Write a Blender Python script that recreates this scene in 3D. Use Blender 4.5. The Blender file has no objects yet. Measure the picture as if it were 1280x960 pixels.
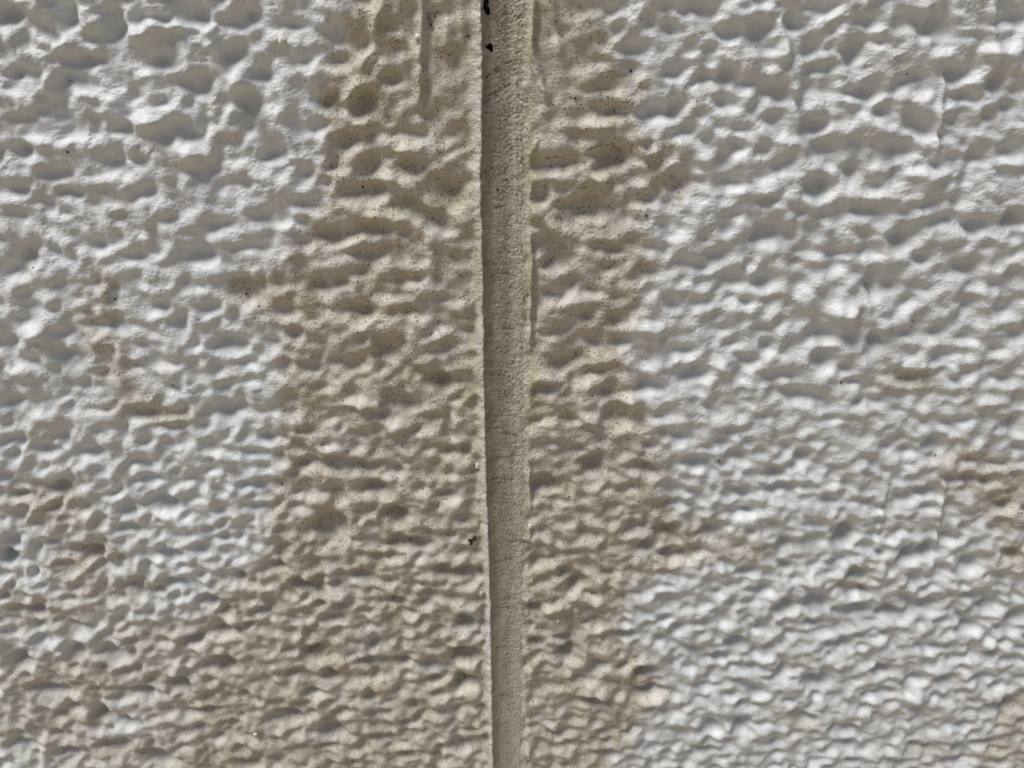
import bpy, math, random
import numpy as np
from mathutils import Matrix, Vector

random.seed(4)
rng = np.random.RandomState(7)
C = bpy.context.scene.collection
R = math.radians

# ------------------------------------------------------------------ camera
# The wall stands in the plane y = 0 and faces -y.  x right, z up, metres.
F_PX, PW, PH = 933.0, 1280.0, 960.0
PITCH = R(26.0)                      # looking down the wall
CAM = Vector((0.0, -0.30, 1.46))
cam_d = bpy.data.cameras.new('camera')
cam = bpy.data.objects.new('camera', cam_d)
C.objects.link(cam)
cam_d.sensor_width = 36.0
cam_d.lens = 36.0 * F_PX / PW
cam_d.clip_start = 0.01
cam_d.clip_end = 200.0
cam.location = CAM
cam.rotation_euler = (R(90) - PITCH, 0.0, 0.0)
cam_d.dof.use_dof = True
cam_d.dof.focus_distance = 0.325
cam_d.dof.aperture_fstop = 18.0
bpy.context.scene.camera = cam

# ------------------------------------------------------------------ world, sun, exposure
SUN_EL, SUN_AZ = R(63.0), R(-60.0)   # azimuth measured from the wall's normal, minus = left
world = bpy.data.worlds.new('World')
bpy.context.scene.world = world
world.use_nodes = True
wn = world.node_tree
bg = wn.nodes['Background']
sky = wn.nodes.new('ShaderNodeTexSky')
sky.sky_type = 'NISHITA'
sky.sun_disc = False
sky.sun_elevation = SUN_EL
sky.air_density = 1.0
sky.dust_density = 3.0
sky.ozone_density = 1.0
bg.inputs['Strength'].default_value = 0.05
wn.links.new(sky.outputs[0], bg.inputs['Color'])
sun_d = bpy.data.lights.new('sun', 'SUN')
sun = bpy.data.objects.new('sun', sun_d)
C.objects.link(sun)
sun_d.energy = 3.2
sun_d.angle = R(23.0)
sun_d.color = (1.0, 0.98, 0.94)
to_sun = Vector((math.sin(SUN_AZ) * math.cos(SUN_EL), -math.cos(SUN_AZ) * math.cos(SUN_EL), math.sin(SUN_EL)))
sun.rotation_euler = to_sun.to_track_quat('Z', 'Y').to_euler()
sun.location = (-1.0, -2.0, 4.0)
sky.sun_rotation = math.atan2(to_sun.x, to_sun.y)

vs = bpy.context.scene.view_settings
vs.view_transform = 'Standard'
vs.look = 'None'
vs.gamma = 1.0
vs.use_curve_mapping = False
vs.exposure = 0.10
bpy.context.scene.cycles.max_bounces = 6

# ------------------------------------------------------------------ photograph pixel -> wall point (mm)
cp, sp = math.cos(PITCH), math.sin(PITCH)
Z0 = CAM.z - 0.30 * math.tan(PITCH)          # height of the point in the middle of the frame
def wall(px, py):
    """point of the wall plane seen at a pixel of the 1280x960 photograph: u right, v up, in mm from the middle"""
    a = (px - PW / 2) / F_PX
    b = (PH / 2 - py) / F_PX
    dy = cp + b * sp
    dz = -sp + b * cp
    t = 0.30 / dy
    return a * t * 1000.0, (CAM.z + dz * t - Z0) * 1000.0

# ------------------------------------------------------------------ noise in numpy
def fade(t):
    return t * t * t * (t * (t * 6 - 15) + 10)
PERM = rng.permutation(1024)
GA = rng.rand(1024) * 2 * math.pi
GX, GY = np.cos(GA).astype(np.float32), np.sin(GA).astype(np.float32)
def hsh(ix, iy):
    return PERM[(PERM[ix & 1023] + iy) & 1023]
def perlin(x, y, seed=0):
    x = x + seed * 37.31
    y = y - seed * 21.77
    ix = np.floor(x).astype(np.int32); iy = np.floor(y).astype(np.int32)
    fx = (x - ix).astype(np.float32); fy = (y - iy).astype(np.float32)
    def g(dx, dy):
        h = hsh(ix + dx, iy + dy)
        return GX[h] * (fx - dx) + GY[h] * (fy - dy)
    u, v = fade(fx), fade(fy)
    a = g(0, 0); b = g(1, 0); c = g(0, 1); d = g(1, 1)
    return (a + u * (b - a) + v * (c - a + u * (a - b - c + d))) * 1.5
JX, JY = rng.rand(1024).astype(np.float32), rng.rand(1024).astype(np.float32)
def worley(x, y, seed=0):
    x = x + seed * 17.3; y = y + seed * 9.1
    ix = np.floor(x).astype(np.int32); iy = np.floor(y).astype(np.int32)
    fx = (x - ix).astype(np.float32); fy = (y - iy).astype(np.float32)
    f1 = np.full(x.shape, 9.0, np.float32); f2 = f1.copy()
    for dx in (-1, 0, 1):
        for dy in (-1, 0, 1):
            h = hsh(ix + dx, iy + dy)
            d = np.sqrt((dx + JX[h] - fx) ** 2 + (dy + JY[h] - fy) ** 2)
            f2 = np.minimum(f2, np.maximum(f1, d))
            f1 = np.minimum(f1, d)
    return f1, f2
def smooth(a, b, x):
    t = np.clip((x - a) / (b - a), 0, 1)
    return t * t * (3 - 2 * t)

# ------------------------------------------------------------------ relief read off the photograph
# Each crop: origin in the photograph, then hollows "x,y,half width,half height[,tilt]" at 2.909x.
K = 2.909
HOLLOWS = {
(0, 0): '''10,50,35,50 230,50,35,60 130,90,50,25 410,90,45,60 320,140,35,25 690,40,80,50 560,60,60,25 900,50,35,40 1040,90,60,30
1210,130,60,35 1230,220,40,30 290,215,90,35 60,260,50,30 250,290,70,40 330,310,30,20 550,225,80,35 830,195,55,35 950,260,45,45
715,310,55,45 470,350,40,25 560,380,60,15 60,435,60,25 210,410,45,60 240,470,35,30 430,470,50,30 510,495,40,15 650,480,80,35
740,430,20,40 890,370,60,40 890,450,30,40 1160,360,70,30 1230,390,25,25 60,540,45,30 190,630,60,25 410,590,40,45 490,575,30,25
720,620,90,25 840,658,30,18 990,545,45,50 1110,630,35,25 40,690,45,25 140,735,45,20 530,700,50,25 630,715,35,20 230,770,35,20
420,735,35,15 1080,740,50,25 950,785,80,20 1030,800,40,20 1190,850,70,50 60,780,50,20 340,890,70,25 480,930,80,20 920,905,60,25
80,930,50,40 720,920,60,40 840,580,40,15 250,700,50,25 600,800,40,15 760,830,60,20 1150,460,40,20''',
(430, 0): '''60,150,60,40 0,510,50,30 300,60,15,60 290,180,13,90 350,40,60,30 70,380,60,35,-30 180,290,40,30 380,210,60,50 230,350,20,20
320,420,40,40 420,330,25,25 270,490,35,25 410,480,50,30 120,480,100,15 90,600,50,35 240,605,60,30 370,680,60,60 105,695,50,40
220,740,60,30,30 310,790,90,30,25 70,835,110,25 110,930,80,30 260,870,30,15 400,930,40,20 715,60,14,60 790,110,50,30 880,30,40,30
970,30,30,25 1040,180,60,25 850,240,100,22,-8 870,325,60,25 990,320,25,20 930,400,90,30,15 850,410,45,20 760,590,80,30,-10
960,580,60,45 720,720,30,30 870,750,100,45 820,810,50,20 750,900,80,35,45 1090,730,80,20 1180,690,60,30 960,900,80,20 1120,900,50,20
1210,640,40,30 1180,100,40,30 1130,400,40,40 1210,380,40,50 1200,260,40,25''',
(850, 0): '''40,20,45,35 290,100,50,50 330,170,40,25 415,75,40,40 540,25,60,25 90,90,40,15 180,120,60,30 480,170,45,45 500,250,50,40
630,190,50,45 620,130,20,15 720,70,30,35 740,150,30,20 920,80,70,50 1060,128,50,15 1220,60,60,45 80,275,30,30 170,270,35,45
480,310,35,35 540,330,30,30 0,370,35,35 170,365,45,35 350,330,50,40 260,300,50,20 340,430,60,30 690,330,50,40 850,290,60,40
890,320,40,30 1020,260,65,50 1040,350,50,35 1160,290,30,40 1220,325,50,22 490,460,40,40 20,470,40,30 140,460,30,15 205,460,30,20
740,410,50,25 860,450,60,40 780,450,40,20 1050,450,90,25 1140,470,30,20 405,498,14,14 215,530,35,25 540,540,50,40 800,550,70,35
970,490,40,20 160,580,25,40 370,605,35,30 550,590,25,30 630,620,50,35 1200,555,40,22 1075,580,40,25 960,610,50,15 1085,630,30,15
170,660,40,40 290,640,35,20 510,680,45,40 20,670,30,35 310,730,40,20 650,770,90,25 780,775,40,15 880,750,40,15 970,800,60,25
1090,820,60,30 1215,800,40,40 190,780,50,20 320,840,50,40 480,835,35,20 390,860,40,20 560,850,30,10 680,860,40,20 820,860,60,40
140,920,50,25 490,915,50,20 570,925,50,30 700,905,40,25 870,935,40,25 1125,895,25,25 1225,865,25,20 1010,890,50,12 410,945,30,20
10,940,30,20 1180,930,50,10 550,170,30,25 240,30,20,20 70,180,50,12''',
(0, 320): '''50,50,50,25 110,20,15,30 590,40,25,12 460,15,80,12 700,5,80,20 340,100,40,12 405,120,20,40 500,100,50,12 190,110,50,15
280,150,30,12 110,185,40,20 550,185,60,25 300,215,50,12 640,245,35,25 380,255,80,18 480,255,35,12 220,280,50,20 20,320,40,30
285,300,25,12 500,325,30,12 570,325,30,10 370,345,40,8 100,380,30,18 230,365,60,25 700,320,25,25 820,320,60,30 890,120,60,45
1150,110,50,45 1020,205,50,20 1000,100,60,12 1210,105,50,25 1070,285,40,25 980,310,40,20 1000,350,60,10 1140,315,40,12 1220,390,40,20
1140,405,45,22 890,390,40,20 970,405,40,12 610,390,60,15 705,430,22,18 340,430,60,10 365,485,45,12 470,405,50,15 600,470,70,12,25
40,465,60,8 160,535,45,10 40,535,60,20 800,475,60,15 230,510,25,15 510,575,60,25 620,570,50,12 830,560,70,30 975,570,55,15
1150,560,90,12,10 1210,590,50,15 60,670,35,20 150,705,50,18 215,665,25,18 320,715,50,22 430,625,40,12 600,625,90,12 610,680,40,10,15
970,665,45,20 780,705,60,12 900,720,80,12 500,760,60,15 770,780,45,12 540,820,50,12 690,820,50,18 1150,755,110,20 1080,710,60,12
910,840,50,15 60,865,50,18 200,850,45,22 90,830,60,10 400,870,30,12 460,905,40,10 180,920,50,8 590,900,60,20 680,890,60,10
940,920,70,15 1100,865,50,15 1200,860,50,12 290,920,40,15 30,800,30,10 740,190,60,15 1150,480,60,12 340,560,60,12''',
(430, 320): '''50,60,60,20 200,90,70,25 400,20,40,15 160,145,40,15 60,200,40,45 180,205,20,20 250,205,60,22 320,215,40,15 330,160,60,15
400,260,60,18,20 150,345,60,35 360,340,60,18,-20 30,400,50,25 265,425,35,20 340,460,60,30 400,525,30,20 210,535,60,25,15 300,590,60,15
380,590,14,50 40,655,60,15 440,710,20,20 370,710,40,15 60,770,110,15 180,790,60,12 350,800,60,8 110,850,60,20 370,870,50,15
180,940,50,20 480,790,15,8 760,30,45,30 700,190,10,20 820,100,50,25 890,130,50,20 860,215,50,15,20 960,45,40,20 1000,155,30,15
1110,60,40,20 990,250,30,20 1000,320,40,20 890,310,70,25,25 740,285,50,15 810,385,60,45 880,430,50,25 730,480,35,20 960,500,60,25
1000,585,70,35 1100,480,60,25 810,590,60,12,20 700,595,25,15 880,630,60,10 740,680,50,12 830,705,50,12 910,760,40,35 1110,690,40,12
730,830,70,22 1090,770,40,15 990,910,40,10 1200,910,50,15 1210,350,50,20 1190,180,40,20 1090,385,30,20 1210,660,40,15 1120,590,50,12
820,250,40,12 470,560,30,12''',
(850, 320): '''570,40,60,20 420,25,30,20 30,30,30,20 90,40,30,20 200,85,70,25 310,90,45,35 440,95,25,25 700,100,30,50 760,115,50,35
890,120,45,15 1030,50,55,30 870,10,40,15 1060,110,30,20 1190,100,40,15 1050,180,25,45 1190,190,45,30 240,170,30,22 330,170,40,18
820,170,30,25 100,165,50,10 120,225,40,15 420,230,60,15 160,270,40,20 300,270,50,22 205,310,25,20 320,330,25,25 510,285,60,35
620,300,40,20 710,310,35,30 820,285,45,25 940,270,55,20,-20 1040,300,50,18 395,325,20,18 1225,290,40,25 1150,340,30,18 700,355,30,15
20,345,20,18 520,375,40,30 610,410,25,20 625,460,35,20 40,430,60,30 250,390,30,20 360,440,70,18 760,435,50,15 830,445,60,20
1160,450,60,20 1020,445,50,12,-25 500,520,40,18 420,510,60,25 660,525,30,22 740,508,40,12 870,505,60,10 110,545,35,18 790,568,30,12
190,640,45,12 570,630,35,8 160,690,20,20 190,730,45,18 60,760,60,22 390,695,30,15 450,735,30,25 760,700,30,18 830,715,35,18
930,680,35,22 920,735,25,12 1000,600,70,12 530,775,60,10 330,800,60,15 750,785,30,10 810,790,25,10 690,800,20,12 610,830,25,15
370,850,60,20 200,865,50,18 40,865,30,12 650,895,50,8 230,935,40,12 720,920,25,12 1220,600,25,20 950,365,60,12 1050,745,60,12
1150,760,60,15 1030,810,60,12 1210,860,40,10 1180,910,50,14 880,860,60,15 560,600,50,10 290,590,50,10''',
(0, 630): '''460,95,50,12 590,190,60,15,15 690,110,30,10 860,95,35,10 40,145,30,12 10,190,25,25 310,180,50,22 370,220,35,12 620,290,50,12
750,355,45,15 560,320,35,12 810,400,35,12 470,300,50,10 290,450,60,10 870,270,20,20 800,470,70,12 1190,70,60,40
1110,300,60,15 950,390,50,10 260,540,30,12 410,540,30,12 60,575,50,18 640,660,40,18 500,685,60,12 800,590,50,18 160,680,60,15
360,765,35,25 450,800,60,12 790,850,20,10 1040,780,60,18 1210,830,35,18 1130,540,40,15 1190,640,70,10 700,500,40,10 560,935,60,15
900,950,40,8 1130,690,35,10 110,390,60,12 250,750,40,10 60,880,60,12 400,880,60,10 240,910,50,10 1000,230,40,10 590,20,60,12
180,15,40,12 800,130,40,10 120,450,50,8 960,930,60,8 700,760,50,10 1200,420,50,10''',
(430, 630): '''180,48,15,12 30,130,40,10 200,150,100,15 330,240,40,10 400,255,90,15 40,270,50,12 90,450,45,10 430,435,50,18 110,515,40,10
430,560,60,20 210,580,40,10 330,600,40,10 110,630,15,12 440,655,50,22 300,650,50,8 90,710,30,10 400,755,90,8,-8 430,880,40,15
700,210,40,15 1060,80,50,12 1160,100,50,18 1090,160,40,15 1200,190,40,18 850,290,40,20 690,380,30,12 900,440,60,12 810,540,30,25
920,590,40,12 1090,620,40,12 880,715,100,8,8 1090,690,60,12 1040,830,50,8,-30 750,840,60,8 160,360,60,10 300,330,40,10 240,800,50,8
130,860,60,8 780,260,40,10 950,920,50,10 300,100,20,12 60,580,40,8 780,490,60,8 1000,480,50,10 860,640,50,8 210,920,60,8''',
(850, 630): '''220,30,60,18 100,110,50,18 600,110,40,30 790,100,50,12 900,170,30,20 980,130,40,12 830,190,40,20 370,155,30,12 640,265,35,15
650,320,50,10 1050,220,40,18 580,215,35,12 380,235,25,12 480,360,50,15 290,320,50,12 660,385,50,15 760,400,70,12 900,370,50,15
1070,335,35,10 1130,370,35,25 1220,415,30,18 380,380,35,15 290,455,40,10 500,435,45,10 150,395,40,6 1060,450,40,20 200,510,35,12
590,515,40,10 50,540,40,10 130,565,40,12 1060,555,40,10 1140,550,20,10 860,640,40,12 730,610,30,15 500,645,50,20 1090,630,35,10
980,640,30,10 370,610,25,15 280,690,35,12 740,695,50,12 70,670,70,8 880,760,35,8 230,810,40,15 120,815,30,15 630,825,40,10
920,530,40,10 60,180,40,10 260,600,50,8 1010,810,50,8 440,785,50,8 90,900,40,8 880,890,50,8 600,880,50,8 1190,740,40,12
1200,180,40,14 240,250,50,10 1000,940,50,8 330,880,50,7 1100,870,50,8''',
}
RIDGES = {
(0, 0): '''30,95,22,45,30 240,120,60,18,-45 190,155,80,16,10 770,150,20,55 610,90,120,22,5 480,120,50,25 330,345,110,16,8 520,440,80,22
700,550,50,28 1030,150,60,12 160,520,60,14,10 850,290,30,50 340,200,50,10''',
(430, 0): '''60,220,60,16,-50 60,310,60,18,-20 60,445,60,16 230,545,55,24 190,660,60,16,20 290,730,120,16,30 110,785,120,18,8
30,880,130,13,-25 380,590,60,14,-30 268,215,10,110 262,215,10,110 110,110,12,120,8 430,120,14,120 640,80,8,70 690,50,9,80 695,60,9,80 740,310,14,50 820,460,40,12 920,450,60,20 930,645,40,26 1070,470,18,65,-30
1110,555,50,18 1150,690,80,18,12 790,70,45,22,45 760,650,90,11 740,800,100,15,45 930,870,60,12''',
(850, 0): '''300,30,100,20 372,180,20,60,-10 420,330,16,40 1010,40,45,16,40 1150,190,60,18 635,370,30,26 740,460,70,16,25 945,300,6,55,15
935,520,6,60,10 510,640,50,12,30 330,690,40,22 380,770,50,20,40 890,640,90,22 1220,590,60,16 720,720,100,12 300,490,60,7''',
(0, 320): '''130,280,40,25 360,310,45,20 600,600,50,10 60,420,60,14 1180,700,60,12''',
(430, 320): '''60,260,80,16,-30 320,310,90,12,-30 60,540,100,18 200,620,60,16 730,40,45,18,45 740,440,60,18 820,170,80,12,-20
1110,260,60,26 910,600,60,12,30 1040,520,30,18''',
(850, 320): '''150,380,20,60,-20 600,200,60,30 940,410,120,12 1150,530,80,14 60,720,80,12''',
(0, 630): '''''', (430, 630): '''700,130,60,10 770,380,70,14 920,680,60,16 1130,720,70,10''', (850, 630): '''500,280,40,20,50 830,700,60,14''',
}
def parse(tab, ang_default=0.0):
    out = []
    for (ox, oy), txt in tab.items():
        for w in txt.split():
            a = [float(q) for q in w.split(',')]
            ang = a[4] if len(a) > 4 else ang_default
            px, py = ox + a[0] / K, oy + a[1] / K
            rx, ry = a[2] / K, a[3] / K * (1 + 0.35 * max(0.0, min(1.0, (py - 400) / 400)))
            u, v = wall(px, py)
            su = wall(px + 1, py)[0] - u
            sv = v - wall(px, py + 1)[1]
            out.append((u, v, rx * su, ry * sv, ang, su, sv, px, py))
    return out
hollows, ridges = parse(HOLLOWS), parse(RIDGES)

# joint edges in wall millimetres, as functions of v
def edge_fn(pts, amp, seed):
    q = sorted((wall(*p)[1], wall(*p)[0]) for p in pts)
    vv, uu = [a for a, b in q], [b for a, b in q]
    s0 = (uu[-1] - uu[0]) / (vv[-1] - vv[0])
    vv = [vv[0] - 2000] + vv + [vv[-1] + 2000]
    uu = [uu[0]] + uu + [uu[-1]]
    def f(v):
        v = np.asarray(v, dtype=np.float64)
        j = perlin(v / 11.0, v * 0 + seed + .37, seed) * 0.45 + perlin(v / 3.1, v * 0 + .61, seed + 3) * 0.30 + perlin(v / 1.2, v * 0 + .23, seed + 5) * 0.12
        return np.interp(v, vv, uu) + amp * j
    return f
edgeL = edge_fn([(604, 0), (605, 120), (603, 240), (606, 360), (607, 480), (610, 600), (614, 720), (616, 840), (618, 960)], 1.0, 81)
edgeR = edge_fn([(649, 0), (648, 120), (648, 240), (650, 360), (650, 480), (651, 600), (650, 720), (648, 840), (647, 960)], 1.2, 84)

# ------------------------------------------------------------------ stain map (real discolouration of the paint)
YS = [-400, 0, 50, 100, 180, 250, 320, 345, 380, 410, 450, 520, 600, 680, 730, 780, 870, 960, 1500]
XL = [440, 430, 415, 400, 395, 398, 365, 330, 305, 340, 350, 352, 345, 335, 290, 240, 210, 190, 60]
YS2 = [-400, 0, 50, 100, 150, 200, 235, 250, 270, 330, 380, 420, 500, 560, 620, 680, 715, 725, 800, 870, 900, 960, 1500]
XR = [720, 730, 770, 790, 795, 845, 868, 830, 800, 815, 800, 785, 800, 828, 830, 895, 850, 790, 780, 842, 800, 765, 760]
BLOTCH = [(125, 395, 25, 16, .8), (122, 428, 28, 14, .9), (145, 470, 22, 30, .7), (170, 505, 30, 22, .8), (205, 522, 40, 12, .9),
          (60, 632, 50, 22, .8), (95, 655, 30, 16, .6), (105, 700, 45, 22, .8), (140, 735, 50, 20, .7), (60, 770, 60, 22, .7),
          (200, 800, 90, 22, .7), (120, 850, 120, 28, .85), (60, 905, 80, 28, .75), (270, 880, 110, 28, .8), (160, 940, 120, 18, .8),
          (15, 750, 25, 18, .5), (320, 815, 60, 20, .8), (1130, 470, 32, 10, .9), (1128, 487, 30, 8, 1), (1210, 575, 40, 12, .8),
          (1235, 600, 45, 22, .85), (1265, 630, 30, 30, 1), (1272, 700, 28, 16, .9), (905, 690, 60, 18, .8), (870, 662, 35, 18, .6),
          (1070, 732, 18, 10, .8), (1055, 672, 8, 14, .6), (1000, 903, 22, 10, .6), (1160, 942, 35, 8, .7), (1268, 905, 25, 22, .8),
          (1275, 885, 20, 14, .6), (878, 940, 12, 14, .5), (1260, 945, 40, 14, .8), (858, 232, 10, 12, .8), (1245, 500, 30, 6, .3),
          (35, 330, 8, 14, .7), (137, 362, 9, 16, .8), (306, 365, 22, 22, .9), (45, 525, 30, 8, .3), (720, 20, 60, 40, .5)]
def blur(A, sg):
    n = int(math.ceil(sg * 3)); k = np.exp(-0.5 * (np.arange(-n, n + 1) / sg) ** 2); k /= k.sum()
    for ax in (0, 1):
        P = np.pad(A, [(n, n) if a == ax else (0, 0) for a in (0, 1)], mode='edge'); B = np.zeros_like(A)
        m = A.shape[ax]
        for i, w in enumerate(k):
            B += np.float32(w) * (P[i:i + m] if ax == 0 else P[:, i:i + m])
        A = B
    return A
def to_photo(u, v):
    """wall mm -> photograph pixel, used only to look up where each stain sits on the wall"""
    x = u / 1000.0; z = v / 1000.0 + Z0 - CAM.z; y = 0.30
    dep = y * cp - z * sp
    up = y * sp + z * cp
    dep = np.maximum(dep, 0.02)
    return PW / 2 + F_PX * x / dep, PH / 2 - F_PX * up / dep
def stain_at(u, v):
    wu = u + 5 * perlin(u / 14, v / 14, 3) + 4.5 * perlin(u / 5, v / 5, 4) + 2.5 * perlin(u / 2, v / 2, 7)
    wv = v + 4 * perlin(u / 14, v / 14, 5) + 3.5 * perlin(u / 4, v / 4, 6) + 2.0 * perlin(u / 2, v / 2, 12)
    px, py = to_photo(wu, wv)
    xl = np.interp(py, YS, XL); xr = np.interp(py, YS2, XR)
    soft = 20.0 + 9 * perlin(u / 30, v / 30, 8)
    softl = soft + np.clip((py - 640) / 6, 0, 40)
    s = smooth(-1, 1, (px - xl) / softl) * smooth(-1, 1, (xr - px) / soft)
    for (bx, by, rx, ry, a) in BLOTCH:
        d = ((px - bx) / (rx * 1.15)) ** 2 + ((py - by) / (ry * 1.15)) ** 2
        s = np.maximum(s, a * np.exp(-d * d * 0.9))
    n = perlin(u / 25, v / 18, 9) + 0.5 * perlin(u / 9, v / 7, 10)
    streak = perlin(u / 6, v / 60, 13) + 0.6 * perlin(u / 2.5, v / 40, 14)
    s = np.clip(s * (0.90 + 0.22 * n + 0.16 * streak), 0, 1)
    far = smooth(0.42, 0.75, n)                  # faint blotches elsewhere on the wall
    return np.maximum(s, 0.22 * far).astype(np.float32)

# ------------------------------------------------------------------ relief of the stucco
RUNS = [(0, 528, 130, 524, 4.5, 1.5), (0, 478, 55, 462, 6, 1.0), (55, 462, 130, 434, 6, 0.9), (0, 556, 80, 560, 6, 0.7), (20, 500, 110, 506, 5, 0.5),
        (0, 689, 70, 700, 5, 1.0), (70, 672, 125, 688, 4, 0.8), (0, 735, 60, 752, 6, 0.8), (60, 985, 160, 998, 5, 1.1), (0, 968, 60, 985, 5, 0.9),
        (95, 1182, 200, 1168, 3.5, 1.0), (320, 1082, 440, 1090, 4, 0.7), (150, 790, 230, 812, 6, 0.8), (0, 262, 60, 258, 7, 1.0),
        (600, 1182, 720, 1165, 3, 0.8), (610, 1108, 700, 1095, 3, 0.7), (0, 1240, 90, 1246, 6, 0.9), (70, 28, 150, 24, 6, 0.8)]
SLOPE = 1.35
def mm_per_px(v):
    z = np.clip(v, VLO, VHI) / 1000.0 + Z0 - CAM.z
    return (0.30 * cp - z * sp) / F_PX * 1000.0
VLO, VHI = wall(640, 1050)[1], wall(640, -90)[1]
def window(us, vs_, u, v, ru, rv, k):
    i0, i1 = np.searchsorted(us, ((u - ru) / k, (u + ru) / k))
    j0, j1 = np.searchsorted(vs_, (v - rv, v + rv))
    return i0, i1, j0, j1
def relief(us, vs_, eL, eR, side):
    """height field in mm on the grid u = edge(v) + s, for the panel on one side of the joint"""
    S, V = np.meshgrid(us, vs_)
    E = (eL if side < 0 else eR)(V)
    KM = mm_per_px(V)
    S = S * KM
    U = (E + S).astype(np.float64)
    mask = np.zeros(U.shape, np.float32)
    H = np.zeros(U.shape, np.float32)
    PIT = np.zeros(U.shape, np.float32)
    ebase = float((eL if side < 0 else eR)(0.0))
    for tab, sgn in ((hollows, -1), (ridges, 1)):
        for (u, v, rx, ry, ang, su, sv, px, py) in tab:
            R3 = 3.2 * max(rx, ry) * 0.85 + 3
            i0, i1, j0, j1 = window(us, vs_, u - ebase, v, R3, R3, float(mm_per_px(v)))
            if i1 <= i0 or j1 <= j0: continue
            du = U[j0:j1, i0:i1] - u; dv = V[j0:j1, i0:i1] - v
            uu, vv = U[j0:j1, i0:i1], V[j0:j1, i0:i1]
            k = 0.42 * math.sqrt(rx * ry) + 0.2
            wl = 2.2 + 0.7 * math.sqrt(rx * ry)
            du = du + k * perlin(uu / wl, vv / wl, 21)
            dv = dv + k * perlin(uu / wl, vv / wl, 22)
            # tilt is read in the picture (y down); undo the foreshortening first
            a = math.atan2(math.sin(R(ang)) * sv, math.cos(R(ang)) * su)
            ca, sa = math.cos(a), math.sin(a)
            x = (du * ca - dv * sa) / (rx * 0.77)
            t = -(du * sa + dv * ca) / (ry * 0.77)        # t grows downwards
            g = np.exp(-0.5 * (x * x + t * t) ** 1.45)
            size = min(ry, 1.3 * rx) * 0.86
            size = min(size, 3.6) * (1.0 + 0.45 * float(smooth(60, -190, v)))
            if sgn < 0:
                wl_ = (du * 0.50 - dv * 0.86) / (0.86 * math.sqrt(rx * ry))
                H[j0:j1, i0:i1] += SLOPE * size * (-wl_ * 0.5) * g
                P = PIT[j0:j1, i0:i1]; np.minimum(P, -SLOPE * size * 1.05 * g, out=P)
                mask[j0:j1, i0:i1] = np.maximum(mask[j0:j1, i0:i1], g)
            else:
                tt = t + 0.0
                H[j0:j1, i0:i1] += SLOPE * size * (0.75 * (tt) * 0.8 + 0.9) * g * (1 - 0.5 * float(smooth(0, -150, v)))
                mask[j0:j1, i0:i1] = np.maximum(mask[j0:j1, i0:i1], 0.5 * g)
    H += PIT
    # trowelled / sprayed texture
    an = 1 + 0.22 * smooth(20, -200, V)
    UA = U / an
    wu = UA + 2.0 * perlin(UA / 11, V / 11, 1) + 0.5 * perlin(UA / 5, V / 5, 31)
    wv = V + 2.0 * perlin(UA / 11, V / 11, 2) + 0.5 * perlin(UA / 5, V / 5, 32)
    f1, f2 = worley(wu / 9.5, wv / 8.5, 1)
    sel = smooth(-0.35, 0.25, perlin(UA / 12, V / 12, 18))
    base = -2.6 * smooth(0.52, 0.12, f1) * (0.35 + 0.65 * sel)
    g1, g2 = worley(wu / 4.6 + 0.3 * perlin(UA / 3, V / 3, 33), wv / 4.2, 2)
    base += -1.25 * smooth(0.50, 0.10, g1) * (1.2 - 0.7 * sel)
    base += 1.3 * perlin(wu / 9.0, wv / 9.0, 11) + 0.80 * perlin(wu / 4.4, wv / 4.2, 13) + 0.9 * (0.5 - np.abs(perlin(wu / 6.0, wv / 6.5, 23)))
    q1, q2 = worley(U / 2.1 + 0.4 * perlin(U / 2, V / 2, 34), V / 2.0, 3)
    fine = -0.34 * smooth(0.50, 0.12, q1) * smooth(-0.3, 0.3, perlin(U / 7, V / 7, 35))
    fine += 0.16 * perlin(U / 1.5, V / 1.4, 15) + 0.07 * perlin(U / 0.75, V / 0.7, 16)
    px, py = to_photo(U, V)
    seen = smooth(-30, 10, px) * smooth(1310, 1270, px) * smooth(-30, 10, py) * smooth(990, 950, py)
    base += 0.75 * smooth(60, -150, V) * perlin(U / 5.0, V / 3.0, 19)
    base += 0.50 * perlin(U / 2.9 + 0.3 * perlin(U / 4, V / 4, 24), V / 2.6, 25) * (1 + 0.6 * mask)
    base = base * (1 + 0.22 * smooth(40, -200, V))
    damp = seen * (0.20 + 0.42 * mask - 0.12 * smooth(20, -150, V)) 
    H = (H + base * (1.15 - damp)).astype(np.float32)
    w_ = smooth(60, -120, V).astype(np.float32)
    du_ = np.abs(np.gradient(U, axis=1)); dv_ = np.abs(np.gradient(V, axis=0)); sp_ = np.maximum(du_, dv_)
    q_ = smooth(0.85, 1.2, np.maximum(dv_ * 0.8, du_ * 1.2)).astype(np.float32)
    H = (blur(H, 2.4) * (1 - w_) + blur(H, 1.6) * w_) * (1 - q_) + 0.8 * H * q_
    H = H * 1.15 * smooth(9.0, 4.0, sp_) + 0.75 * smooth(1.9, 1.1, sp_) * fine * (1.0 - 0.55 * mask) * (1 - 0.45 * smooth(40, -150, V))
    H += 1.2 * perlin(U / 40, V / 40, 17)
    # near the joint the float has smoothed the stucco
    d = np.abs(S)
    near = smooth(1.0, 6.5 if side < 0 else 7.5, d + 0.8 * perlin(U / 3, V / 3, 36))
    # vertical drag lines beside the joint, high on the wall
    smth = smooth(85, 125, V) * smooth(230, 180, V)
    near = near * (1 - 0.72 * smth * smooth(36, 18, d))
    H = H * (0.16 + 0.84 * near)
    H += -0.5 * (1 - near)
    H = H - 0.35 * smooth(0.5, 0.15, q1) * smooth(5.0, 0.0, d)
    # thick paint runs hanging beside the joint
    rx_, ry_ = to_photo(U + 0.5 * perlin(V / 7, V * 0 + 2.2, 44), V)
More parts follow.
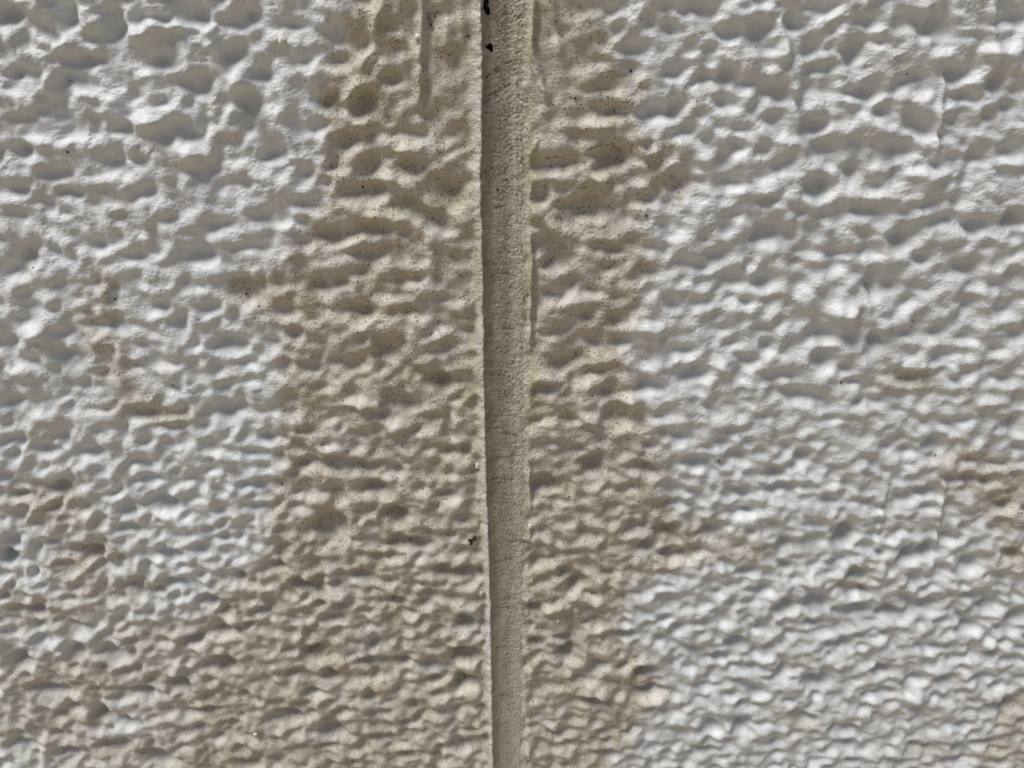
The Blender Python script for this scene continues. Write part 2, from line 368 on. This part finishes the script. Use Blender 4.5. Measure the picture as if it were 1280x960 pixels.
    for (ya, xa, yb, xb, wd, am) in RUNS:
        if (side < 0) != (xa < 630): continue
        xc = xa + (xb - xa) * np.clip((ry_ - ya) / (yb - ya), -0.2, 1)
        on_ = smooth(yb + 10, yb - 6, ry_) * (smooth(ya - 12, ya + 8, ry_) if ya > 5 else smooth(-110, -40, ry_))
        H = H + am * on_ * (np.exp(-((rx_ - xc) / wd) ** 2) - 0.55 * np.exp(-((rx_ - xc - 2.1 * wd) / (1.3 * wd)) ** 2))
    e = perlin(V / 9.0, V * 0 + 3.3, 41); e2 = perlin(V / 2.2, V * 0 + 9.3, 42)
    if side < 0:
        # raised lip whose outer face looks left and up
        w = 2.7 + 0.4 * e
        lip = 0.5 * np.exp(-(np.maximum(d - 0.5, 0) / w) ** 2) + 0.6 * np.clip(1 - (d - 0.6) / (1.4 * w), 0, 1)
        H += (2.1 + 0.3 * e + 0.12 * e2) * lip
        H -= 0.7 * np.exp(-((d - 6.0) / 2.0) ** 2)
        H -= 2.6 * smooth(1.0 + 0.25 * e2, 0.0, d) ** 1.4
    else:
        H -= 0.6 * smooth(5.0, 0.4, d)
        H -= 0.8 * smooth(1.6 + 0.4 * e2, 0.0, d)
        # thin second lip that comes and goes
        px5, py5 = to_photo(U, V)
        on = smooth(150, 90, py5) + smooth(285, 310, py5) * smooth(430, 405, py5) + smooth(590, 600, py5) * smooth(640, 622, py5) * 0.8
        on = np.clip(on + 0.35 * smooth(0.1, 0.5, e), 0, 1)
        c = 4.4 + 0.5 * perlin(V / 18, V * 0 + 1.7, 43) + 5.5 * smooth(45, 125, py5) * smooth(200, 150, py5)
        rr = np.exp(-((d - c) / 0.95) ** 2)
        H += 1.5 * on * rr - 0.9 * on * np.exp(-((d - c - 2.0) / 1.1) ** 2)
    return U, V, H.astype(np.float32), smooth(1.6, 5.0, sp_)

def axis_u(lo, hi, step, far, n_far):
    core = np.arange(lo, hi, step)
    return core
def spaced(b, base, cap, until, ratio=1.06):
    """offsets that widen gently up to a cap, keep it as far as `until`, then run out to b"""
    out, p, st = [], 0.0, base
    while p < b:
        p += st; out.append(p)
        st = min(st * ratio, cap) if p < until else st * 1.25
    return out
# rows: about one render pixel apart all the way down the picture
rows = []
py = -90.0
while py < 1050:
    rows.append(wall(640, py)[1]); py += 1.5
rows = rows[::-1]
lo_v = [rows[0] - q for q in spaced(900, 1.0, 3.2, 420)][::-1]
hi_v = [rows[-1] + q for q in spaced(900, 0.45, 2.8, 380)]
VS = np.array(lo_v + rows + hi_v)
STEP = 1.6
def cols(limit):
    a = list(np.arange(0.0, 16.0, 0.7)) + list(np.arange(16.0, limit, STEP))
    return np.array(a + [a[-1] + q for q in spaced(3600, STEP, 7.5, 1250)])

def link(o, parent=None):
    C.objects.link(o)
    if parent: o.parent = parent
    return o
def grid_mesh(name, X, Y, Z, attrs=None, flip=False):
    n, m = X.shape
    me = bpy.data.meshes.new(name)
    co = np.stack([X, Y, Z], -1).reshape(-1, 3).astype(np.float32)
    i = np.arange(n * m).reshape(n, m)
    q = np.stack([i[:-1, :-1], i[:-1, 1:], i[1:, 1:], i[1:, :-1]], -1).reshape(-1, 4)
    if flip: q = q[:, ::-1]
    me.vertices.add(len(co)); me.vertices.foreach_set('co', co.ravel())
    me.loops.add(q.size); me.loops.foreach_set('vertex_index', q.ravel().astype(np.int32))
    me.polygons.add(len(q))
    me.polygons.foreach_set('loop_start', np.arange(0, q.size, 4, dtype=np.int32))
    me.update(calc_edges=True)
    me.polygons.foreach_set('use_smooth', np.ones(len(q), bool))
    for k, a in (attrs or {}).items():
        at = me.attributes.new(k, 'FLOAT', 'POINT')
        at.data.foreach_set('value', a.astype(np.float32).ravel())
    return me

# ------------------------------------------------------------------ materials
def nodes(name):
    m = bpy.data.materials.new(name); m.use_nodes = True
    nt = m.node_tree
    return m, nt, nt.nodes['Principled BSDF']
def N(nt, kind, **kw):
    n = nt.nodes.new(kind)
    for k, v in kw.items():
        if k in n.inputs: n.inputs[k].default_value = v
        else: setattr(n, k, v)
    return n
def noise(nt, co, scale, detail=4, rough=.55):
    n = nt.nodes.new('ShaderNodeTexNoise')
    n.inputs['Scale'].default_value = scale; n.inputs['Detail'].default_value = detail; n.inputs['Roughness'].default_value = rough
    nt.links.new(co, n.inputs['Vector']); return n.outputs['Fac']
def ramp(nt, fac, a, b, lo=0.0, hi=1.0):
    n = nt.nodes.new('ShaderNodeMapRange')
    n.inputs['From Min'].default_value = a; n.inputs['From Max'].default_value = b
    n.inputs['To Min'].default_value = lo; n.inputs['To Max'].default_value = hi
    nt.links.new(fac, n.inputs['Value']); return n.outputs[0]
def mul(nt, a, b, op='MULTIPLY'):
    n = nt.nodes.new('ShaderNodeMath'); n.operation = op; n.use_clamp = op in ('MULTIPLY',)
    for i, q in enumerate((a, b)):
        if isinstance(q, (int, float)): n.inputs[i].default_value = q
        else: nt.links.new(q, n.inputs[i])
    return n.outputs[0]
def mix(nt, fac, a, b):
    n = nt.nodes.new('ShaderNodeMix'); n.data_type = 'RGBA'
    nt.links.new(fac, n.inputs['Factor']) if not isinstance(fac, (int, float)) else setattr(n.inputs['Factor'], 'default_value', fac)
    for k, q in (('A', a), ('B', b)):
        s = [i for i in n.inputs if i.name == k and i.type == 'RGBA'][0]
        if isinstance(q, tuple): s.default_value = (*q, 1)
        else: nt.links.new(q, s)
    return [o for o in n.outputs if o.type == 'RGBA'][0]

def specks(nt, co, scale, size, dens):
    """small round dirt specks: voronoi points, kept only where a random value passes"""
    v = nt.nodes.new('ShaderNodeTexVoronoi'); v.inputs['Scale'].default_value = scale
    nt.links.new(co, v.inputs['Vector'])
    sep = nt.nodes.new('ShaderNodeSeparateColor'); nt.links.new(v.outputs['Color'], sep.inputs[0])
    r = mul(nt, sep.outputs[1], size, 'MULTIPLY')
    d = mul(nt, r, v.outputs['Distance'], 'SUBTRACT')
    inside = ramp(nt, d, 0.0, 0.06)
    keep = ramp(nt, sep.outputs[0], dens, dens - 0.01)
    return mul(nt, inside, keep)

def plaster(name, sealant=False):
    m, nt, b = nodes(name)
    tc = nt.nodes.new('ShaderNodeTexCoord'); co = tc.outputs['Object']
    st = nt.nodes.new('ShaderNodeAttribute'); st.attribute_name = 'stain'
    mo = nt.nodes.new('ShaderNodeAttribute'); mo.attribute_name = 'moss'
    stain = st.outputs['Fac']; moss = mo.outputs['Fac']
    n_big = noise(nt, co, 55, 4, .6)
    n_mid = noise(nt, co, 260, 5, .6)
    n_fine = noise(nt, co, 1500, 4, .65)
    white = mix(nt, ramp(nt, n_mid, .3, .7), (0.64, 0.665, 0.68), (0.755, 0.78, 0.795))
    white = mix(nt, ramp(nt, n_big, .45, .7, 0, .35), white, (0.66, 0.65, 0.63))
    beige = mix(nt, ramp(nt, n_mid, .3, .7), (0.485, 0.44, 0.36), (0.605, 0.56, 0.475))
    beige = mix(nt, ramp(nt, n_big, .4, .7, 0, .45), beige, (0.54, 0.49, 0.42))
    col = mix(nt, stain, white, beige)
    # moss green film
    mfac = mul(nt, moss, ramp(nt, n_fine, .42, .62))
    col = mix(nt, mfac, col, (0.27, 0.26, 0.045))
    # dirt specks, dense only where the wall is stained
    clump = ramp(nt, n_mid, .42, .60, .25, 1)
    s1 = mul(nt, specks(nt, co, 1400, 0.80, .36), mul(nt, stain, clump))
    s2 = mul(nt, specks(nt, co, 600, 0.38, .24), ramp(nt, stain, 0, 1, .18, .9))
    s3 = specks(nt, co, 240, 0.085, .055)
    col = mix(nt, mul(nt, s1, (.8)), col, (0.10, 0.085, 0.05))
    col = mix(nt, mul(nt, s2, .75), col, (0.06, 0.05, 0.03))
    col = mix(nt, mul(nt, s3, .9), col, (0.03, 0.025, 0.02))
    if sealant:
        gr = nt.nodes.new('ShaderNodeAttribute'); gr.attribute_name = 'grime'
        col = mix(nt, mul(nt, gr.outputs['Fac'], .72), col, (0.29, 0.245, 0.185))
        col = mix(nt, mul(nt, gr.outputs['Fac'], ramp(nt, noise(nt, co, 900, 5, .7), .45, .7, 0, .6)), col, (0.17, 0.145, 0.105))
    so = nt.nodes.new('ShaderNodeAttribute'); so.attribute_name = 'soot'
    col = mix(nt, mul(nt, so.outputs['Fac'], .85), col, (0.045, 0.038, 0.028))
    nt.links.new(col, b.inputs['Base Color'])
    b.inputs['Roughness'].default_value = 0.55
    rr = ramp(nt, n_mid, .3, .7, .30, .48)
    nt.links.new(rr, b.inputs['Roughness'])
    b.inputs['Specular IOR Level'].default_value = 0.4
    # fine grain of the paint
    mp = nt.nodes.new('ShaderNodeMapping'); mp.inputs['Scale'].default_value = (1, 1, 1.7)
    nt.links.new(co, mp.inputs['Vector'])
    f1 = noise(nt, mp.outputs[0], 700, 5, .6)
    bm = nt.nodes.new('ShaderNodeBump'); bm.inputs['Strength'].default_value = 0.8
    bm.inputs['Distance'].default_value = 0.0006 if not sealant else 0.0009
    nt.links.new(f1, bm.inputs['Height'])
    fa = nt.nodes.new('ShaderNodeAttribute'); fa.attribute_name = 'far'
    b2 = nt.nodes.new('ShaderNodeBump'); b2.inputs['Strength'].default_value = 0.9; b2.inputs['Distance'].default_value = 0.007
    nt.links.new(mul(nt, noise(nt, co, 105, 4, .55), fa.outputs['Fac']), b2.inputs['Height'])
    nt.links.new(b2.outputs[0], bm.inputs['Normal'])
    nt.links.new(bm.outputs[0], b.inputs['Normal'])
    return m
M_WALL = plaster('weathered_white_stucco_paint')
M_SEAL = plaster('dirty_joint_sealant', True)

# ------------------------------------------------------------------ the wall thing
wall_t = bpy.data.objects.new('stucco_wall', None)
C.objects.link(wall_t)
wall_t.location = (0, 0, 0)
wall_t['label'] = 'rough white painted stucco wall split by a vertical sealed joint with beige stain around it'
wall_t['category'] = 'wall'

moss_spots = [(573, 400, 8, 7), (695, 325, 9, 9), (600, 338, 5, 30), (508, 392, 8, 8), (575, 458, 10, 8), (662, 225, 9, 14), (674, 600, 8, 10),
              (560, 250, 30, 14), (580, 150, 10, 12), (500, 260, 30, 14), (404, 128, 12, 12), (580, 500, 14, 16), (665, 190, 10, 20), (548, 485, 12, 10),
              (520, 470, 14, 12), (660, 330, 8, 50), (596, 300, 5, 70), (592, 500, 8, 90), (668, 500, 6, 60), (700, 610, 18, 6), (575, 860, 10, 8),
              (818, 345, 8, 8), (660, 665, 8, 8), (395, 495, 16, 10), (1240, 820, 8, 6), (122, 900, 12, 8), (600, 920, 12, 8), (380, 380, 14, 14)]
def moss_at(U, V):
    px, py = to_photo(U, V)
    s = np.zeros(U.shape)
    for (x, y, rx, ry) in moss_spots:
        s = np.maximum(s, 0.75 * np.exp(-(((px - x) / rx) ** 2 + ((py - y) / ry) ** 2)))
    j = np.exp(-(np.abs(px - 630) / 55) ** 2)
    el, er = edgeL(V), edgeR(V)
    strip = np.exp(-((U - el + 1.2) / 1.6) ** 2) + np.exp(-((U - er - 2.0) / 2.6) ** 2)
    strip = strip * smooth(30, 190, py) * smooth(760, 560, py)
    s = np.maximum(s, 0.30 * smooth(230, 0, py) * np.exp(-((px - 590) / 150) ** 4))
    s = np.maximum(s, 1.0 * strip * smooth(0.12, 0.4, perlin(U / 2, V / 4, 63) + 0.3 * perlin(U / 1, V / 1, 68)))
    return np.clip(s + 0.15 * j * smooth(0.0, 0.6, perlin(U / 5, V / 5, 61)), 0, 1)
# hairline cracks and grimy streaks, drawn as strokes on the wall: photograph pixels x0,y0,x1,y1,width
STROKES = [(736, 188, 752, 181, 1.6), (752, 181, 765, 182, 1.8), (765, 182, 778, 192, 1.6), (684, 199, 697, 196, 1.6), (697, 196, 706, 198, 1.2),
           (534, 18, 550, 16, 3), (535, 22, 540, 36, 3), (608, 96, 626, 88, 1.7), (616, 92, 622, 86, 2.2), (630, 80, 648, 75, 1.3), (612, 120, 638, 106, 1.7),
           (606, 128, 616, 124, 1.4), (604, 140, 618, 142, 1.2), (616, 190, 634, 193, 1.3), (606, 216, 616, 212, 1.3), (618, 262, 632, 258, 1.2),
           (632, 343, 646, 346, 1.3), (638, 360, 646, 362, 1.6), (628, 412, 648, 413, 1.5), (610, 535, 630, 538, 1.2), (630, 544, 646, 546, 1.4),
           (612, 470, 632, 472, 1.0), (614, 600, 640, 602, 1.2), (635, 679, 664, 680, 1.6), (620, 655, 640, 652, 1.0), (618, 706, 640, 700, 1.0),
           (606, 330, 620, 331, 1.0), (622, 386, 640, 384, 1.0), (612, 512, 640, 516, .9), (616, 575, 645, 572, .9), (618, 760, 640, 764, 1.0),
           (620, 812, 642, 810, .9), (622, 870, 640, 873, .9), (568, 340, 578, 346, 1.4), (548, 405, 556, 408, 1.4), 
           (884, 300, 880, 303, 1), (1086, 355, 1092, 370, 1.2), (985, 335, 1003, 322, 1.0), (690, 385, 704, 372, 1.3), (770, 330, 762, 338, 1.2)]
def soot_at(U, V):
    px, py = to_photo(U + 0.25 * perlin(U / 1.5, V / 1.5, 64), V + 0.45 * perlin(U / 1.8, V / 1.5, 65))
    s = np.zeros(U.shape, np.float32)
    wob = 0.6 + 0.55 * perlin(U / 1.2, V / 1.2, 66)
    flat_x, flat_y = px, py
    for (x0, y0, x1, y1, w) in STROKES:
        ys = np.where((py[:, py.shape[1] // 2] > min(y0, y1) - 14) & (py[:, py.shape[1] // 2] < max(y0, y1) + 14))[0]
        if len(ys) == 0: continue
        a, b_ = ys[0], ys[-1] + 1
        X_, Y_ = px[a:b_], py[a:b_]
        dx, dy = x1 - x0, y1 - y0
        t = np.clip(((X_ - x0) * dx + (Y_ - y0) * dy) / (dx * dx + dy * dy), 0, 1)
        dd = np.hypot(X_ - x0 - t * dx, Y_ - y0 - t * dy)
        s[a:b_] = np.maximum(s[a:b_], np.exp(-(dd / (w * 0.8)) ** 2) * wob[a:b_])
    return np.clip(s, 0, 1)

def panel(side, label):
    s = cols(680.0)
    if side < 0: s = -s[::-1]
    U, V, H, mask = relief(s, VS, edgeL, edgeR, side)
    far = mask
    stain = stain_at(U, V); moss = moss_at(U, V)
    if side < 0:      # lip crest made paler: part of its lit brightness is put into the colour
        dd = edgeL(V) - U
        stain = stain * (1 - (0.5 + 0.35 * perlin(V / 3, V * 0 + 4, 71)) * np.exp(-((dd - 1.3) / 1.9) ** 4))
    soot = soot_at(U, V)
    H = H - 0.25 * soot
    X = U / 1000.0; Z = V / 1000.0 + Z0; Y = -H / 1000.0
    # turn the joint face and the outer rims back into the wall: a solid slab
    def pad(A, val_in=None):
        return np.pad(A, 1, mode='edge')
    X, Y2, Z, stain, moss, soot = pad(X), pad(Y), pad(Z), pad(stain), pad(moss), pad(soot)
    far = pad(far)
    Y2[0, :] = Y2[-1, :] = 0.12; Y2[:, 0] = Y2[:, -1] = 0.12
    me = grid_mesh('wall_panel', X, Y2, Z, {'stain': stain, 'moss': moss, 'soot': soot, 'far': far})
    me.materials.append(M_WALL)
    o = link(bpy.data.objects.new('wall_panel', me), wall_t)
    o['label'] = label
    return U, V, H
gL = panel(-1, 'stucco face to the left of the joint with a raised rounded lip')
gR = panel(1, 'stucco face to the right of the joint')
HL0, HR0 = gL[2][:, -4], gR[2][:, 4]

# sealant bead in the joint
ns = 74
T = np.linspace(0, 1, ns)[None, :]
VV = VS[:, None] + 0 * T
eL, eR = edgeL(VV) - 0.9, edgeR(VV) + 2.2
US = eL + (eR - eL) * T
prof = -1.45 + 0.25 * (2 * T - 1) ** 2 + 1.7 * np.exp(-(T / 0.14) ** 2) + 0.15 * smooth(0.6, 0.85, T) - 0.5 * smooth(0.93, 1.0, T)
Hs = prof + 0.22 * perlin(US / 9, VV / 16, 51) + 0.16 * perlin(US / 4.5, VV / 2.0, 52)
wv_ = VV + 0.9 * perlin(US / 5, VV / 4, 53)
cr = 1 - np.abs(perlin(US / 7.0, wv_ / 1.7, 54)) * 3
Hs = Hs - 0.30 * smooth(0.45, 1.0, cr) * smooth(-0.1, 0.4, perlin(US / 4, VV / 5, 55)) * smooth(1, .85, T)
Hs += 0.12 * perlin(US / 1.3, VV / 0.8, 56) + 0.06 * perlin(US / 0.6, VV / 0.5, 57)
h1, h2 = worley(US / 1.25, VV / 1.0, 5)
Hs -= 0.42 * smooth(0.42, 0.10, h1) * smooth(-0.1, 0.35, perlin(US / 5, VV / 6, 62))
# a vertical tooling mark near the right edge of the bead
Hs += 0.16 * np.exp(-((T - 0.80 - 0.03 * perlin(VV / 20, VV * 0, 58)) / 0.04) ** 2) * smooth(20, 110, VV)
# two little tears in the bead near its upper end
ppx, ppy = to_photo(US, VV)
for (x, y, rx, ry, an) in ((603, -4, 7.0, 13, 8), (608, 12, 3.0, 6, -20), (613, 60, 2.2, 5, -12), (611, 58, 4, 2, 0)):
    dx = ppx - x + 2.5 * perlin(US / 1.0, VV / 1.0, 59); dy = ppy - y
    c_, s_ = math.cos(R(an)), math.sin(R(an))
    dd = ((dx * c_ + dy * s_) / rx) ** 2 + ((-dx * s_ + dy * c_) / ry) ** 2
    Hs -= 14.0 * smooth(1.5, 0.8, dd)
st_s = np.ones_like(US) * 0.95
moss_s = moss_at(US, VV)
soot_s = soot_at(US, VV)
Hs = Hs - 0.35 * soot_s
me = grid_mesh('joint_sealant', US / 1000.0, -Hs / 1000.0, VV / 1000.0 + Z0, {'stain': st_s, 'moss': moss_s, 'soot': soot_s, 'grime': (1 - smooth(.55, .85, T + 0.12 * perlin(US / 3, VV / 5, 67))) * (1 - 0.45 * smooth(560, 900, ppy)) * np.clip(0.85 + 0.6 * perlin(US / 5, VV / 14, 68) + 0.3 * perlin(US / 2, VV / 3, 69), 0.2, 1)})
me.materials.append(M_SEAL)
seal = link(bpy.data.objects.new('joint_sealant', me), wall_t)
seal['label'] = 'recessed beige sealant bead speckled with dirt running down the joint'

# ------------------------------------------------------------------ small things stuck on the wall
def height_at(px, py):
    u, v = wall(px, py)
    for g, side in ((gL, -1), (gR, 1)):
        U, V, H = g
        j = int(np.argmin(np.abs(VS - v)))
        if U[j, 0] <= u <= U[j, -1]:
            return u, v, float(H[j, int(np.argmin(np.abs(U[j] - u)))])
    j = int(np.argmin(np.abs(VS - v)))
    return u, v, float(Hs[j, int(np.argmin(np.abs(US[j] - u)))])
def lump(name, pts, depth, mat, seed=0, squash=1.0):
    """irregular crumb: a few overlapping deformed icospheres merged into one mesh; pts in mm about the centre"""
    import bmesh
    bm = bmesh.new()
    rr = random.Random(seed)
    for (x, z, r) in pts:
        ret = bmesh.ops.create_icosphere(bm, subdivisions=2, radius=r)
        k1, k2, k3 = rr.random() * 6, rr.random() * 6, rr.random() * 6
        for v in ret['verts']:
            c = v.co
            f = 1 + .22 * math.sin(c.x / r * 3 + k1) + .2 * math.sin(c.z / r * 4 + k2) + .14 * math.sin(c.y / r * 5 + k3)
            v.co = Vector((c.x * f + x, c.y * f * squash, c.z * f + z))
    for v in bm.verts: v.co *= 0.001
    me = bpy.data.meshes.new(name); bm.to_mesh(me); bm.free()
    for p in me.polygons: p.use_smooth = True
    me.materials.append(mat)
    return me
m_dirt, nt, b = nodes('black_dirt'); b.inputs['Roughness'].default_value = .8
tc = nt.nodes.new('ShaderNodeTexCoord')
nt.links.new(mix(nt, noise(nt, tc.outputs['Object'], 2500), (0.006, 0.005, 0.004), (0.035, 0.028, 0.02)), b.inputs['Base Color'])
m_bead, nt, b = nodes('glossy_paint_bead'); b.inputs['Roughness'].default_value = .22
tc = nt.nodes.new('ShaderNodeTexCoord')
nt.links.new(mix(nt, noise(nt, tc.outputs['Object'], 1500), (0.68, 0.65, 0.58), (0.80, 0.78, 0.74)), b.inputs['Base Color'])

def place(name, px, py, me, label, cat, group=None, lift=0.15):
    u, v, h = height_at(px, py)
    o = link(bpy.data.objects.new(name, me))
    o.location = (u / 1000, -(h + lift) / 1000, v / 1000 + Z0)
    o['label'] = label; o['category'] = cat
    if group: o['group'] = group
    return o
place('dirt_crumb', 590, 676, lump('dirt_crumb', [(1.2, 1.2, 1.0), (-.7, -.1, 1.0), (-1.8, .1, .55), (-.5, -1.9, .85), (.3, .5, .8)], 1, m_dirt, 3, .7),
      'black irregular crumb of dirt on the left lip, lower half of the joint', 'dirt crumb')
g_b = 'dried paint beads on the stucco'
BEADS = [(523, 46, .85, 'whitish paint bead left of the joint near the top edge'),
         (353, 51, 1.0, 'round white paint bead on the grey stucco in the upper left'),
         (663, 659, .9, 'pale bead on the right edge of the joint in its lower half'),
         (601, 742, .95, 'pale bead on the left joint lip below the black crumb'),
         (596, 585, 1.0, 'cream bead on the left lip of the joint just below its middle'),
         (697, 777, .6, 'small shiny paint bead just right of the joint low down'),
         (190, 498, .6, 'small shiny paint bead in the white stucco, middle left'),
         (320, 917, .9, 'shiny paint bead in the stained stucco at the lower left'),
         (834, 821, .55, 'small shiny bead where beige stain meets white at lower right')]
for i, (x, y, r, lab) in enumerate(BEADS):
    me = lump('paint_bead', [(0, 0, r * 1.3), (r * .7, r * .45, r * .8), (-r * .4, r * .7, r * .65)], 1, m_bead, 10 + i, .7)
    place('paint_bead', x, y, me, lab, 'paint bead', g_b, 0.1)
g_f = 'shiny paint flakes low on the right'
FL = [(955, 484, 'shiny white paint flake in the middle of the right stucco'), (1074, 706, 'left one of two shiny flakes in the lower right stucco'),
      (1090, 709, 'right one of two shiny flakes in the lower right stucco'), (1276, 640, 'white paint flake in the brown stain at the right edge'),
      (1272, 656, 'lower white paint flake in the brown stain at the right edge'), (1140, 796, 'thin shiny flake above the lower right white stucco')]
for i, (x, y, lab) in enumerate(FL):
    me = lump('paint_flake', [(-.9, .1, .35), (-.3, -.1, .45), (.5, .15, .4), (1.1, -.05, .3)], 1, m_bead, 30 + i, .6)
    place('paint_flake', x, y, me, lab, 'paint flake', g_f, 0.1)

# scattered dirt grains: too many to count
import bmesh
bm = bmesh.new()
rr = random.Random(5)
cnt = 0
grains = [(580, 1.0, 45, .55), (635, 7.6, 170, .5), (584, 17, 84, .5)]
known = [(585, 45), (607, 27), (600, 85), (451, 236, ), (808, 270), (86, 190), (1197, 282), (632, 150), (633, 225), (622, 238), (39, 336), (213, 484),
         (354, 516), (140, 376), (1053, 480), (1210, 484), (925, 545), (1123, 786), (434, 564), (552, 645), (685, 689), (538, 31), (543, 20), (1172, 572),
         (900, 578), (350, 610), (463, 31), (791, 90), (779, 128), (719, 123), (1079, 862), (690, 330), (1142, 402), (1139, 93), (303, 372), (782, 893)]
for p in known:
    cnt += 1
    sz = rr.uniform(.28, .62)
    u, v, h = height_at(*p)
    grains.append(None)
    ret = bmesh.ops.create_icosphere(bm, subdivisions=1, radius=sz * .001)
    for q in ret['verts']:
        q.co = q.co * rr.uniform(.75, 1.2) + Vector((u / 1000, -(h + .05) / 1000, v / 1000 + Z0))
for k in range(420):
    px = rr.gauss(640, 110) if rr.random() < .75 else rr.uniform(-40, 1320)
    py = rr.uniform(-30, 990)
    u, v, h = height_at(px, py)
    sz = rr.uniform(.12, .34)
    ret = bmesh.ops.create_icosphere(bm, subdivisions=1, radius=sz * .001)
    for q in ret['verts']:
        q.co = q.co * rr.uniform(.7, 1.3) + Vector((u / 1000, -(h + .02) / 1000, v / 1000 + Z0))
me = bpy.data.meshes.new('dirt_grains'); bm.to_mesh(me); bm.free(); me.materials.append(m_dirt)
o = link(bpy.data.objects.new('dirt_grains', me))
o['label'] = 'tiny black grains of dirt scattered over the stucco and the joint'; o['category'] = 'dirt'; o['kind'] = 'stuff'

# ------------------------------------------------------------------ ground in front of the wall (out of frame, throws warm light up)
m_g, nt, b = nodes('brown_earth_ground'); b.inputs['Roughness'].default_value = .95
tc = nt.nodes.new('ShaderNodeTexCoord'); co = tc.outputs['Object']
nt.links.new(mix(nt, noise(nt, co, 9, 8, .7), (0.29, 0.23, 0.155), (0.40, 0.325, 0.225)), b.inputs['Base Color'])
bb = nt.nodes.new('ShaderNodeBump'); bb.inputs['Strength'].default_value = .5; bb.inputs['Distance'].default_value = .01
nt.links.new(noise(nt, co, 60, 8, .7), bb.inputs['Height']); nt.links.new(bb.outputs[0], b.inputs['Normal'])
gx = np.linspace(-60, 60, 41); gy = np.linspace(-60, 60, 41)
GXX, GYY = np.meshgrid(gx, gy)
me = grid_mesh('ground', GXX, GYY, 0 * GXX + (VS[0] / 1000 + Z0 + 0.02))
me.materials.append(m_g)
o = link(bpy.data.objects.new('ground', me)); o['kind'] = 'structure'; o['label'] = 'bare brown ground at the foot of the wall'
print('verts', sum(len(q.data.vertices) for q in bpy.data.objects if q.type == 'MESH'), 'hollows', len(hollows))
